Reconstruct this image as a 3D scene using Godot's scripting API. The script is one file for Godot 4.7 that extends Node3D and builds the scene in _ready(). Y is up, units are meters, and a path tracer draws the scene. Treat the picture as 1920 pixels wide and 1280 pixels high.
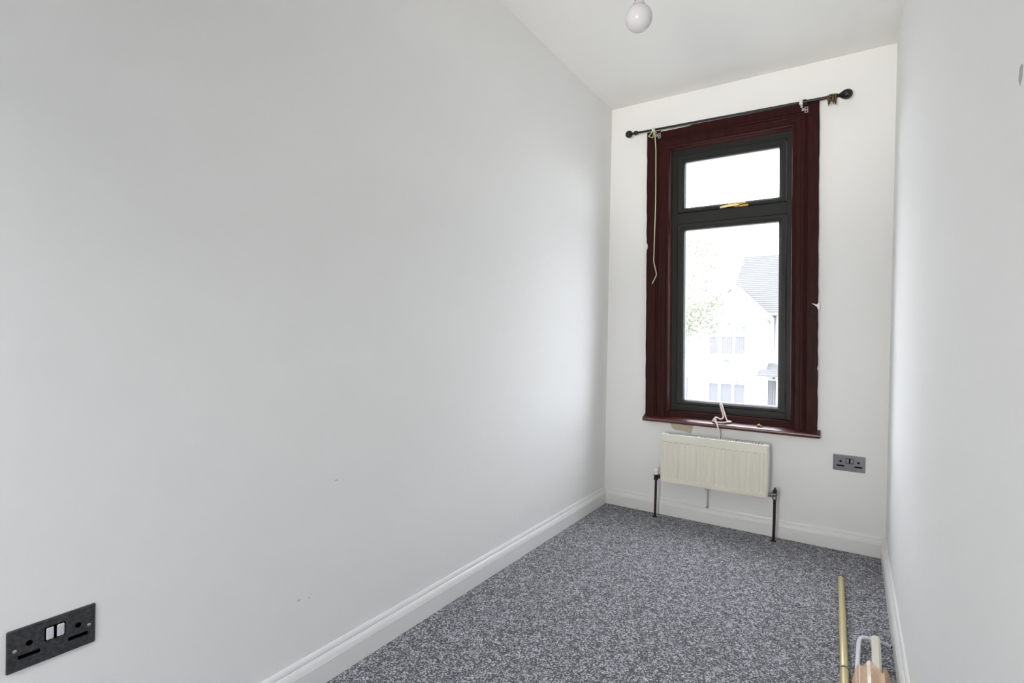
extends Node3D
# Narrow bare bedroom with one dark-framed window. x = across from the long wall, z = back towards the camera, y up, metres.

const W := 1.558      # room width
const H := 2.658      # ceiling height
const D := 4.0       # room length (the camera stands just inside the door)
const LEAN := 0.014   # the old window leans a little over its height

var warp := 0.0
var rng := RandomNumberGenerator.new()
var M := {}

# ---------------------------------------------------------------- set-up
func _ready() -> void:
	rng.seed = 7
	var cam := Camera3D.new()
	cam.name = "camera"
	cam.fov = rad_to_deg(2.0 * atan(640.0 / 978.2))
	cam.position = Vector3(1.3951, 1.1032, 3.3244)
	cam.rotation_order = EULER_ORDER_YXZ
	cam.rotation = Vector3(-0.0068, 0.5783, 0.0192)
	cam.near = 0.02
	cam.far = 300.0
	cam.current = true
	add_child(cam)

	var sky_mat := ProceduralSkyMaterial.new()
	sky_mat.sky_top_color = Color(0.95, 0.97, 1.0)
	sky_mat.sky_horizon_color = Color(0.96, 0.98, 1.0)
	sky_mat.ground_bottom_color = Color(0.6, 0.6, 0.6)
	sky_mat.ground_horizon_color = Color(0.8, 0.8, 0.8)
	var sky := Sky.new()
	sky.sky_material = sky_mat
	var env := Environment.new()
	env.background_mode = Environment.BG_SKY
	env.sky = sky
	env.background_energy_multiplier = 13.9
	env.ambient_light_source = Environment.AMBIENT_SOURCE_DISABLED
	env.tonemap_mode = Environment.TONE_MAPPER_LINEAR
	env.tonemap_exposure = 1.03
	env.sdfgi_enabled = true
	env.ssao_enabled = true
	env.ssil_enabled = true
	var we := WorldEnvironment.new()
	we.name = "world_environment"
	we.environment = env
	add_child(we)

	materials()
	build_unseen_lamps()
	build_shell()
	build_baseboards()
	build_window()
	build_street()
	build_radiator()
	build_sockets()
	build_rod()
	build_pendant()
	build_floor_things()
	build_sill_things()

# ---------------------------------------------------------------- materials
func mat(c: Color, rough: float, metal := 0.0) -> StandardMaterial3D:
	var m := StandardMaterial3D.new()
	m.albedo_color = c
	m.roughness = rough
	m.metallic = metal
	return m

func noise_tex(freq: float, size: int, sd: int, ramp: Array, kind := FastNoiseLite.TYPE_SIMPLEX_SMOOTH, octaves := 4) -> NoiseTexture2D:
	var n := FastNoiseLite.new()
	n.noise_type = kind
	n.frequency = freq
	n.seed = sd
	n.fractal_octaves = octaves
	var t := NoiseTexture2D.new()
	t.width = size
	t.height = size
	t.seamless = true
	t.noise = n
	if ramp.size():
		var g := Gradient.new()
		g.set_color(0, ramp[0])
		g.set_color(1, ramp[1])
		t.color_ramp = g
	return t

func tri_map(m: StandardMaterial3D, scale: float) -> void:
	m.uv1_triplanar = true
	m.uv1_world_triplanar = true
	m.uv1_scale = Vector3.ONE * scale

func carpet_material() -> StandardMaterial3D:
	# heather loop pile: short flecks of charcoal, grey and white laid over each other
	var n := 1024
	var tone := PackedFloat32Array()
	var high := PackedFloat32Array()
	tone.resize(n * n)
	high.resize(n * n)
	tone.fill(0.13)
	high.fill(0.2)
	var r := RandomNumberGenerator.new()
	r.seed = 91
	var cl := FastNoiseLite.new()
	cl.seed = 4
	cl.frequency = 0.022
	cl.fractal_octaves = 2
	for i in 60000:
		var x := r.randf() * n
		var y := r.randf() * n
		var len := r.randf_range(4.0, 9.5)
		var wid := r.randf_range(1.3, 2.1)
		var ang := r.randfn(0.0, 1.0)
		var pick := r.randf() + 0.34 * cl.get_noise_2d(x, y)
		var v := r.randf_range(0.055, 0.15)
		if pick > 0.54:
			v = r.randf_range(0.52, 0.86)
		elif pick > 0.24:
			v = r.randf_range(0.24, 0.50)
		var ca := cos(ang)
		var sa := sin(ang)
		var steps := int(len)
		var lift := r.randf_range(0.5, 1.0)
		for s in steps:
			var px := x + ca * s
			var py := y + sa * s
			var half := wid * sin(PI * (s + 0.7) / (steps + 0.4))
			for q in range(-2, 3):
				if absf(q) > half:
					continue
				var ix := posmod(int(px - sa * q), n)
				var iy := posmod(int(py + ca * q), n)
				tone[iy * n + ix] = v
				high[iy * n + ix] = lift * (1.0 - 0.18 * q * q)
	var img := Image.create(n, n, false, Image.FORMAT_RGB8)
	var hgt := Image.create(n, n, false, Image.FORMAT_RGB8)
	for y in n:
		for x in n:
			var t := tone[y * n + x]
			img.set_pixel(x, y, Color(t * 0.98, t * 0.98, t * 1.07).linear_to_srgb())
			var h := high[y * n + x]
			hgt.set_pixel(x, y, Color(h, h, h))
	var m := mat(Color.WHITE, 0.95)
	m.albedo_texture = ImageTexture.create_from_image(img)
	m.heightmap_enabled = true
	m.heightmap_texture = ImageTexture.create_from_image(hgt)
	m.heightmap_scale = 0.35
	tri_map(m, 1.0 / 1.05)
	return m

func materials() -> void:
	var wall := mat(Color(0.948, 0.948, 0.942), 0.85)
	wall.heightmap_enabled = true
	wall.heightmap_texture = noise_tex(0.012, 512, 3, [])
	wall.heightmap_scale = 0.12
	tri_map(wall, 0.9)
	M.wall = wall
	M.ceiling = mat(Color(0.948, 0.946, 0.935), 0.9)
	M.carpet = carpet_material()
	M.skirting = mat(Color(0.93, 0.93, 0.925), 0.32)
	var v := mat(Color(0.225, 0.105, 0.10), 0.45)
	v.albedo_texture = noise_tex(0.02, 256, 5, [Color(0.80, 0.78, 0.78), Color(1, 1, 1)])
	tri_map(v, 3.0)
	v.uv1_scale = Vector3(9, 1.2, 9)
	v.metallic_specular = 0.22
	M.varnish = v
	var vg := mat(Color(0.30, 0.105, 0.105), 0.3)
	vg.metallic_specular = 0.75
	M.varnish_gloss = vg
	M.upvc = mat(Color(0.15, 0.153, 0.148), 0.45)
	M.upvc.metallic_specular = 0.35
	M.spacer = mat(Color(0.85, 0.86, 0.87), 0.35)
	var g := mat(Color(0.95, 0.98, 0.97, 0.05), 0.02)
	g.transparency = BaseMaterial3D.TRANSPARENCY_ALPHA
	g.metallic_specular = 0.15
	M.glass = g
	M.brass = mat(Color(0.93, 0.79, 0.52), 0.3, 0.9)
	M.radiator = mat(Color(0.905, 0.89, 0.835), 0.38)
	M.radiator_white = mat(Color(0.945, 0.94, 0.92), 0.35)
	M.fin = mat(Color(0.62, 0.60, 0.55), 0.6)
	M.pipe = mat(Color(0.20, 0.135, 0.115), 0.4, 0.35)
	M.nickel = mat(Color(0.56, 0.54, 0.50), 0.3, 0.9)
	M.nickel_dark = mat(Color(0.22, 0.20, 0.18), 0.4, 0.7)
	M.cap = mat(Color(0.93, 0.90, 0.88), 0.45)
	M.black = mat(Color(0.03, 0.03, 0.032), 0.45)
	M.rod = mat(Color(0.035, 0.035, 0.038), 0.38)
	M.white_plastic = mat(Color(0.90, 0.90, 0.88), 0.4)
	M.steel = mat(Color(0.72, 0.71, 0.68), 0.35, 0.8)
	M.cord = mat(Color(0.80, 0.83, 0.66), 0.7)
	M.flex = mat(Color(0.95, 0.89, 0.88), 0.5)
	var bn := mat(Color(0.42, 0.42, 0.425), 0.36, 0.9)
	bn.albedo_texture = noise_tex(0.06, 256, 8, [Color(0.72, 0.72, 0.72), Color(1, 1, 1)])
	tri_map(bn, 6.0)
	M.black_nickel = bn
	M.chrome = mat(Color(0.68, 0.68, 0.69), 0.16, 1.0)
	M.socket_black = mat(Color(0.015, 0.015, 0.015), 0.6)
	M.socket_black.metallic_specular = 0.1
	M.switch_white = mat(Color(0.88, 0.89, 0.90), 0.3, 0.3)
	M.bulb = mat(Color(0.79, 0.785, 0.80), 0.12)
	M.unseen_lamp_glow = mat(Color(1, 1, 1), 0.5)  # glowing covers of the unseen landing lamps
	M.unseen_lamp_glow.emission_enabled = true
	M.unseen_lamp_glow.emission = Color(1.0, 0.97, 0.92)
	M.unseen_lamp_glow.emission_energy_multiplier = 1.0
	var br := mat(Color(0.90, 0.84, 0.64), 0.32, 0.6)
	M.pole = br
	M.tube = mat(Color(0.90, 0.90, 0.93), 0.3)
	M.tube_grey = mat(Color(0.74, 0.74, 0.76), 0.3, 0.3)
	M.cream = mat(Color(0.91, 0.89, 0.83), 0.4)
	var pa := mat(Color(0.90, 0.775, 0.655), 0.7)
	pa.albedo_texture = noise_tex(0.02, 256, 12, [Color(0.88, 0.86, 0.84), Color(1, 1, 1)])
	tri_map(pa, 5.0)
	M.paper = pa
	var tp := mat(Color(0.94, 0.89, 0.83), 0.35)
	M.tape = tp
	M.plaster = mat(Color(0.80, 0.755, 0.665), 0.9)
	M.paint_smear = mat(Color(0.92, 0.91, 0.905), 0.7)
	M.smudge = mat(Color(0.70, 0.69, 0.70), 0.9)
	M.scuff = mat(Color(0.80, 0.80, 0.80), 0.9)
	M.wood_raw = mat(Color(0.80, 0.70, 0.50), 0.7)
	M.unseen_landing_floor = mat(Color(0.42, 0.36, 0.30), 0.7)  # unseen landing floor, kept dark to cut light bounced upwards
	M.amber = mat(Color(0.46, 0.36, 0.20), 0.35)
	# street
	M.render = mat(Color(0.90, 0.90, 0.89), 0.9)
	M.brickwork = mat(Color(0.55, 0.42, 0.36), 0.9)
	M.roof = mat(Color(0.353, 0.353, 0.358), 0.9)
	M.roof.metallic_specular = 0.2
	M.house_white = mat(Color(0.94, 0.94, 0.94), 0.6)
	M.house_glass = mat(Color(0.35, 0.35, 0.375), 0.2)
	M.curtain = mat(Color(0.385, 0.38, 0.395), 0.9)
	M.dish = mat(Color(0.38, 0.38, 0.42), 0.7)
	M.gutter = mat(Color(0.385, 0.385, 0.39), 0.7)
	M.tarmac = mat(Color(0.42, 0.42, 0.42), 0.9)
	M.bark = mat(Color(0.40, 0.39, 0.37), 0.9)
	var lf := mat(Color(0.55, 0.56, 0.515), 0.8)
	lf.backlight_enabled = true
	lf.backlight = Color(0.32, 0.33, 0.28)
	lf.vertex_color_use_as_albedo = true
	M.leaf = lf

# ---------------------------------------------------------------- mesh helpers
func begin() -> SurfaceTool:
	var s := SurfaceTool.new()
	s.begin(Mesh.PRIMITIVE_TRIANGLES)
	s.set_smooth_group(-1)
	return s

func vtx(s: SurfaceTool, p: Vector3) -> void:
	if warp != 0.0:
		p.x += warp * (2.3 - p.y)
	s.add_vertex(p)

func tri(s: SurfaceTool, a: Vector3, b: Vector3, c: Vector3, n: Vector3) -> void:
	if (b - a).cross(c - a).dot(n) > 0.0:
		var t := b
		b = c
		c = t
	vtx(s, a)
	vtx(s, b)
	vtx(s, c)

func quad(s: SurfaceTool, a: Vector3, b: Vector3, c: Vector3, d: Vector3, n: Vector3) -> void:
	tri(s, a, b, c, n)
	tri(s, a, c, d, n)

func box(s: SurfaceTool, lo: Vector3, hi: Vector3, bev := 0.0, t := Transform3D.IDENTITY) -> void:
	# chamfered box
	s.set_smooth_group(-1)
	var c := (lo + hi) * 0.5
	var h := (hi - lo) * 0.5
	bev = minf(bev, minf(h.x, minf(h.y, h.z)) * 0.95)
	for ax in 3:
		var u := (ax + 1) % 3
		var w := (ax + 2) % 3
		for sg in [-1.0, 1.0]:
			var pts := []
			for k in [[-1, -1], [1, -1], [1, 1], [-1, 1]]:
				var p := Vector3.ZERO
				p[ax] = sg * h[ax]
				p[u] = k[0] * (h[u] - bev)
				p[w] = k[1] * (h[w] - bev)
				pts.append(t * (c + p))
			var n := Vector3.ZERO
			n[ax] = sg
			quad(s, pts[0], pts[1], pts[2], pts[3], t.basis * n)
	if bev <= 0.0:
		return
	for ax in 3:
		var u := (ax + 1) % 3
		var w := (ax + 2) % 3
		for su in [-1.0, 1.0]:
			for sw in [-1.0, 1.0]:
				var pts := []
				for k in [[-1, 0], [1, 0], [1, 1], [-1, 1]]:
					var p := Vector3.ZERO
					p[ax] = k[0] * (h[ax] - bev)
					p[u] = su * (h[u] - (bev if k[1] == 0 else 0.0))
					p[w] = sw * (h[w] - (0.0 if k[1] == 0 else bev))
					pts.append(t * (c + p))
				var n := Vector3.ZERO
				n[u] = su
				n[w] = sw
				quad(s, pts[0], pts[1], pts[2], pts[3], t.basis * n)
	for sx in [-1.0, 1.0]:
		for sy in [-1.0, 1.0]:
			for sz in [-1.0, 1.0]:
				var n := Vector3(sx, sy, sz)
				var a := Vector3(sx * h.x, sy * (h.y - bev), sz * (h.z - bev))
				var b := Vector3(sx * (h.x - bev), sy * h.y, sz * (h.z - bev))
				var d := Vector3(sx * (h.x - bev), sy * (h.y - bev), sz * h.z)
				tri(s, t * (c + a), t * (c + b), t * (c + d), t.basis * n)

func tube(s: SurfaceTool, pts: Array, radii, sides := 10, caps := true) -> void:
	# a round bar along a line of points; radii is one number or one per point
	var rings := []
	var up := Vector3(0.13, 0.31, 0.94).normalized()
	for i in pts.size():
		var a: Vector3 = pts[maxi(i - 1, 0)]
		var b: Vector3 = pts[mini(i + 1, pts.size() - 1)]
		var d := (b - a).normalized()
		if absf(d.dot(up)) > 0.95:
			up = Vector3(0.9, 0.2, 0.1)
		var u := (up - d * up.dot(d)).normalized()
		up = u
		var w := d.cross(u)
		var r: float = radii[i] if radii is Array else radii
		var ring := []
		for k in sides:
			var an := TAU * k / sides
			ring.append(pts[i] + (u * cos(an) + w * sin(an)) * r)
		rings.append(ring)
	s.set_smooth_group(1)
	for i in pts.size() - 1:
		for k in sides:
			var k2 := (k + 1) % sides
			var mid: Vector3 = (rings[i][k] + rings[i + 1][k2]) * 0.5
			var n: Vector3 = mid - (pts[i] + pts[i + 1]) * 0.5
			quad(s, rings[i][k], rings[i][k2], rings[i + 1][k2], rings[i + 1][k], n)
	s.set_smooth_group(-1)
	if caps:
		for e in [0, pts.size() - 1]:
			var n: Vector3 = pts[0] - pts[1] if e == 0 else pts[e] - pts[e - 1]
			for k in range(1, sides - 1):
				tri(s, rings[e][0], rings[e][k], rings[e][k + 1], n)

func spline(pts: Array, per := 6) -> Array:
	var c := Curve3D.new()
	for i in pts.size():
		var a: Vector3 = pts[maxi(i - 1, 0)]
		var b: Vector3 = pts[mini(i + 1, pts.size() - 1)]
		var tn := (b - a) / 6.0
		c.add_point(pts[i], -tn, tn)
	var out := []
	for i in pts.size() - 1:
		for k in per:
			out.append(c.sample(i, float(k) / per))
	out.append(pts[-1])
	return out

func lathe(s: SurfaceTool, prof: Array, t: Transform3D, sides := 20) -> void:
	# prof: Vector2(radius, height) along the local y axis
	s.set_smooth_group(2)
	for i in prof.size() - 1:
		var p: Vector2 = prof[i]
		var q: Vector2 = prof[i + 1]
		for k in sides:
			var a := TAU * k / sides
			var b := TAU * (k + 1) / sides
			var va := Vector3(cos(a), 0, sin(a))
			var vb := Vector3(cos(b), 0, sin(b))
			var dirn := Vector3(cos((a + b) / 2) * (q.y - p.y), -(q.x - p.x), sin((a + b) / 2) * (q.y - p.y))
			var P := t * (va * p.x + Vector3.UP * p.y)
			var Q := t * (vb * p.x + Vector3.UP * p.y)
			var R := t * (vb * q.x + Vector3.UP * q.y)
			var S := t * (va * q.x + Vector3.UP * q.y)
			if p.x > 0.00001:
				tri(s, P, Q, R, t.basis * dirn)
			if q.x > 0.00001:
				tri(s, P, R, S, t.basis * dirn)
	s.set_smooth_group(-1)

func extrude(s: SurfaceTool, prof: PackedVector2Array, f: Callable, smooth := false) -> void:
	# prof: closed outline; f(point, end 0/1) puts it in the room
	if smooth:
		s.set_smooth_group(3)
	var ccw := 0.0
	for i in prof.size():
		var p := prof[i]
		var q := prof[(i + 1) % prof.size()]
		ccw += p.x * q.y - q.x * p.y
	for i in prof.size():
		var p := prof[i]
		var q := prof[(i + 1) % prof.size()]
		var e := q - p
		var n2 := Vector2(e.y, -e.x).normalized() * (0.001 if ccw > 0 else -0.001)
		var m := (p + q) / 2
		var n: Vector3 = f.call(m + n2, 0) - f.call(m, 0)
		quad(s, f.call(p, 0), f.call(q, 0), f.call(q, 1), f.call(p, 1), n)
	s.set_smooth_group(-1)
	var idx := Geometry2D.triangulate_polygon(prof)
	for e in 2:
		var n: Vector3 = f.call(prof[0], e) - f.call(prof[0], 1 - e)
		for i in range(0, idx.size(), 3):
			tri(s, f.call(prof[idx[i]], e), f.call(prof[idx[i + 1]], e), f.call(prof[idx[i + 2]], e), n)

func blob(s: SurfaceTool, outline: Array, f: Callable, thick: float) -> void:
	# a thin flake with an irregular outline
	var p := PackedVector2Array(outline)
	extrude(s, p, func(q: Vector2, e: int) -> Vector3: return f.call(q, thick if e == 1 else 0.0))

func obj(called: String, s: SurfaceTool, m: Material, parent: Node = self) -> MeshInstance3D:
	s.generate_normals()
	var o := MeshInstance3D.new()
	o.name = called
	o.mesh = s.commit()
	o.material_override = m
	parent.add_child(o, true)
	return o

func tag(o: Node, label: String, category: String, kind := "", group := "") -> Node:
	o.set_meta("label", label)
	o.set_meta("category", category)
	if kind:
		o.set_meta("kind", kind)
	if group:
		o.set_meta("group", group)
	return o

func thing(called: String, label: String, category: String, at := Vector3.ZERO, kind := "", group := "") -> Node3D:
	var o := Node3D.new()
	o.name = called
	o.position = at
	add_child(o, true)
	tag(o, label, category, kind, group)
	return o

# ---------------------------------------------------------------- light
func build_unseen_lamps() -> void:
	# unseen landing and ceiling lamp, placed to light the room from behind the camera
	var t := thing("unseen_ceiling_panel", "unseen square ceiling panel on the landing, placed to light the bedroom", "unseen ceiling light", Vector3(0.8, 2.5, 4.52))
	var s := begin()
	box(s, Vector3(-0.36, -0.03, -0.36), Vector3(0.36, 0.0, 0.36), 0.004)
	obj("housing", s, M.white_plastic, t)
	s = begin()
	box(s, Vector3(-0.33, -0.036, -0.33), Vector3(0.33, -0.028, 0.33), 0.002)
	obj("diffuser", s, M.unseen_lamp_glow, t)
	var l := AreaLight3D.new()
	l.name = "unseen_panel_light"
	l.area_size = Vector2(0.64, 0.64)
	l.light_energy = 5.2
	l.light_color = Color(0.965, 0.975, 1.0)
	l.area_range = 12.0
	l.area_attenuation = 2.0
	l.shadow_enabled = true
	l.position = Vector3(0, -0.045, 0)
	l.rotation = Vector3(-PI / 2, 0, 0)
	t.add_child(l)

	# two unseen spots, placed to light the end wall and ceiling through the doorway
	unseen_spotlight("unseen white spot lamp on the landing, placed to light the end wall", Vector3(0.52, 0.90, 5.30), Vector3(0.76, 1.55, 0.0), 25.0, 5.0, 0.14)
	unseen_spotlight("unseen white spot lamp on the landing, tilted up to light the bedroom ceiling", Vector3(1.02, 0.90, 5.20), Vector3(0.76, 2.66, 0.8), 17.0, 7.2, 0.26)

func unseen_spotlight(label: String, at: Vector3, aim: Vector3, angle: float, power: float, size: float) -> void:  # one unseen lamp with a glowing face, out of view behind the camera
	var sl := thing("unseen_spotlight", label, "unseen_spotlight", at)
	var s := begin()
	var dirn := (aim - at).normalized()
	var side := dirn.cross(Vector3.UP).normalized()
	var bs := Basis(side.cross(dirn), dirn, side)
	lathe(s, [Vector2(0, -0.10), Vector2(size * 0.6, -0.10), Vector2(size + 0.01, -0.02), Vector2(size + 0.01, 0.0), Vector2(size, 0.0), Vector2(size, -0.01), Vector2(0, -0.01)], Transform3D(bs, Vector3.ZERO), 24)
	obj("housing", s, M.white_plastic, sl)
	s = begin()
	lathe(s, [Vector2(0, -0.012), Vector2(size - 0.002, -0.012), Vector2(size - 0.002, -0.006), Vector2(0, -0.004)], Transform3D(bs, Vector3.ZERO), 24)
	obj("diffuser", s, M.unseen_lamp_glow, sl)
	s = begin()
	tube(s, [Vector3(0, 0, 0.08), Vector3(0, -0.03, 0.16)], 0.02, 10)
	obj("arm", s, M.white_plastic, sl)
	var sp := SpotLight3D.new()
	sp.name = "unseen_spot_light"
	sp.light_energy = power
	sp.light_color = Color(1.0, 0.985, 0.955)
	sp.light_size = size
	sp.spot_range = 12.0
	sp.spot_attenuation = 2.0
	sp.spot_angle = angle
	sp.spot_angle_attenuation = 0.9
	sp.shadow_enabled = true
	sl.add_child(sp)
	sp.look_at_from_position(at + dirn * 0.05, aim)

# ---------------------------------------------------------------- room shell
func build_shell() -> void:
	var s := begin()
	box(s, Vector3(-0.2, -0.2, -0.0), Vector3(W + 0.2, 0.0, D))
	var fl := obj("floor", s, M.carpet)
	tag(fl, "heather grey loop carpet covering the whole bedroom floor", "carpet", "structure")

	s = begin()
	box(s, Vector3(-0.2, H, -0.3), Vector3(W + 0.2, H + 0.2, D + 0.1))
	tag(obj("ceiling", s, M.ceiling), "plain white painted ceiling above the bedroom", "ceiling", "structure")

	s = begin()
	box(s, Vector3(-0.2, -0.2, -0.3), Vector3(0.0, H, D + 0.1))
	var wl := obj("wall_left", s, M.wall)
	tag(wl, "long blank white wall with the dark socket plate", "wall", "structure")
	for q in [[0.631, 2.216, 0.006], [0.293, 2.346, 0.007], [0.286, 2.31, 0.004], [1.55, 1.72, 0.004]]:
		s = begin()
		blob(s, [Vector2(-1, -0.4), Vector2(0.2, -0.8), Vector2(1, 0.1), Vector2(0.3, 0.7), Vector2(-0.6, 0.5)], func(p: Vector2, th: float) -> Vector3: return Vector3(th - 0.0005, q[0] + p.y * q[2] * 0.6, q[1] + p.x * q[2]), 0.0008)
		obj("scuff", s, M.scuff, wl)

	s = begin()
	box(s, Vector3(W, -0.2, -0.3), Vector3(W + 0.2, H, D + 0.1))
	var wr := obj("wall_right", s, M.wall)
	tag(wr, "white wall beside the camera, close behind the brass pole", "wall", "structure")
	s = begin()
	blob(s, [Vector2(-0.5, 1), Vector2(-1, 0.1), Vector2(-0.2, -1), Vector2(0.8, -0.8), Vector2(1, 0.2), Vector2(0.3, 0.9)], func(p: Vector2, th: float) -> Vector3: return Vector3(W + 0.0005 - th, 1.431 + p.y * 0.012 + p.x * 0.004, 2.467 + p.x * 0.009), 0.0009)
	obj("smudge", s, M.smudge, wr)

	# wall with the window opening
	s = begin()
	var x0 := 0.385
	var x1 := 1.128
	var y0 := 0.60
	var y1 := 2.34
	box(s, Vector3(0, -0.2, -0.3), Vector3(x0, H, 0))
	box(s, Vector3(x1, -0.2, -0.3), Vector3(W, H, 0))
	box(s, Vector3(x0, -0.2, -0.3), Vector3(x1, y0, 0))
	box(s, Vector3(x0, y1, -0.3), Vector3(x1, H, 0))
	var wb := obj("wall_back", s, M.wall)
	tag(wb, "white end wall holding the window and the radiator", "wall", "structure")
	s = begin()
	blob(s, [Vector2(0.437, 0.589), Vector2(0.445, 0.560), Vector2(0.462, 0.545), Vector2(0.52, 0.541), Vector2(0.566, 0.532), Vector2(0.574, 0.560), Vector2(0.582, 0.589)], func(p: Vector2, th: float) -> Vector3: return Vector3(p.x, p.y, th - 0.0003), 0.0012)
	var pt := obj("bare_plaster_patch", s, M.plaster, wb)
	pt.set_meta("label", "beige unpainted plaster patch under the sill")

	# unseen rear wall, its doorway and landing placed to let the lamp light in
	s = begin()
	box(s, Vector3(0, -0.2, D), Vector3(0.30, H, D + 0.1))
	box(s, Vector3(1.34, -0.2, D), Vector3(W, H, D + 0.1))
	box(s, Vector3(0.30, 2.10, D), Vector3(1.34, H, D + 0.1))
	tag(obj("wall_front", s, M.wall), "unseen white wall behind the camera, open to the lamps on the landing", "wall", "structure")
	s = begin()
	var z1 := D + 0.1  # unseen landing, built to hold the lamps
	box(s, Vector3(-0.3, -0.2, z1 - 0.1), Vector3(-0.2, 2.62, z1 + 1.5))
	box(s, Vector3(W + 0.2, -0.2, z1 - 0.1), Vector3(W + 0.3, 2.62, z1 + 1.5))
	box(s, Vector3(-0.3, -0.2, z1 + 1.4), Vector3(W + 0.3, 2.62, z1 + 1.5))
	box(s, Vector3(-0.2, 2.52, z1), Vector3(W + 0.2, 2.70, z1 + 1.5))
	tag(obj("wall_unseen_landing", s, M.wall), "unseen white landing walls and ceiling around the lamps that light the bedroom", "wall", "structure")
	s = begin()
	box(s, Vector3(-0.2, -0.2, D), Vector3(W + 0.2, 0.0, z1 + 1.4))
	tag(obj("floor_unseen_landing", s, M.unseen_landing_floor), "unseen landing floor, dark to limit light bounced up into the bedroom", "floor", "structure")

# skirting profile: x out from the wall, y up
func skirt_profile() -> PackedVector2Array:
	return PackedVector2Array([Vector2(0, 0), Vector2(0.0195, 0), Vector2(0.0195, 0.066), Vector2(0.0182, 0.0685), Vector2(0.0182, 0.0705), Vector2(0.0155, 0.079), Vector2(0.0115, 0.086), Vector2(0.0085, 0.0885), Vector2(0.0085, 0.0905), Vector2(0.0100, 0.0925), Vector2(0.0085, 0.1000), Vector2(0.005, 0.1062), Vector2(0, 0.107)])

func build_baseboards() -> void:
	var pr := skirt_profile()
	var bl := Node3D.new()
	bl.name = "baseboard_left"
	add_child(bl)
	tag(bl, "white moulded skirting along the long blank wall", "skirting board", "structure")
	for r in [[0.0215, 0.6462], [0.6474, D]]:
		var s := begin()
		extrude(s, pr, func(p: Vector2, e: int) -> Vector3: return Vector3(p.x, p.y, r[e]))
		obj("skirting_board", s, M.skirting, bl)
	var s2 := begin()
	extrude(s2, pr, func(p: Vector2, e: int) -> Vector3: return Vector3(lerpf(0.0, W, e), p.y, p.x))
	tag(obj("baseboard_back", s2, M.skirting), "white moulded skirting under the radiator", "skirting board", "structure")
	s2 = begin()
	extrude(s2, pr, func(p: Vector2, e: int) -> Vector3: return Vector3(W - p.x, p.y, lerpf(0.0205, D, e)))
	tag(obj("baseboard_right", s2, M.skirting), "white skirting beside the brass pole on the floor", "skirting board", "structure")

# ---------------------------------------------------------------- window
func casing_profile(w: float) -> PackedVector2Array:
	# u from the outer edge towards the glass, v out from the wall
	return PackedVector2Array([Vector2(0, -0.002), Vector2(0, 0.022), Vector2(0.003, 0.025), Vector2(0.40 * w, 0.025), Vector2(0.425 * w, 0.021), Vector2(0.44 * w, 0.0165), Vector2(0.47 * w, 0.0155), Vector2(0.52 * w, 0.019), Vector2(0.58 * w, 0.0215), Vector2(0.64 * w, 0.021), Vector2(0.67 * w, 0.0175), Vector2(0.84 * w, 0.0175), Vector2(0.87 * w, 0.0205), Vector2(0.93 * w, 0.0225), Vector2(0.985 * w, 0.020), Vector2(w, 0.015), Vector2(w, -0.002)])

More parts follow.
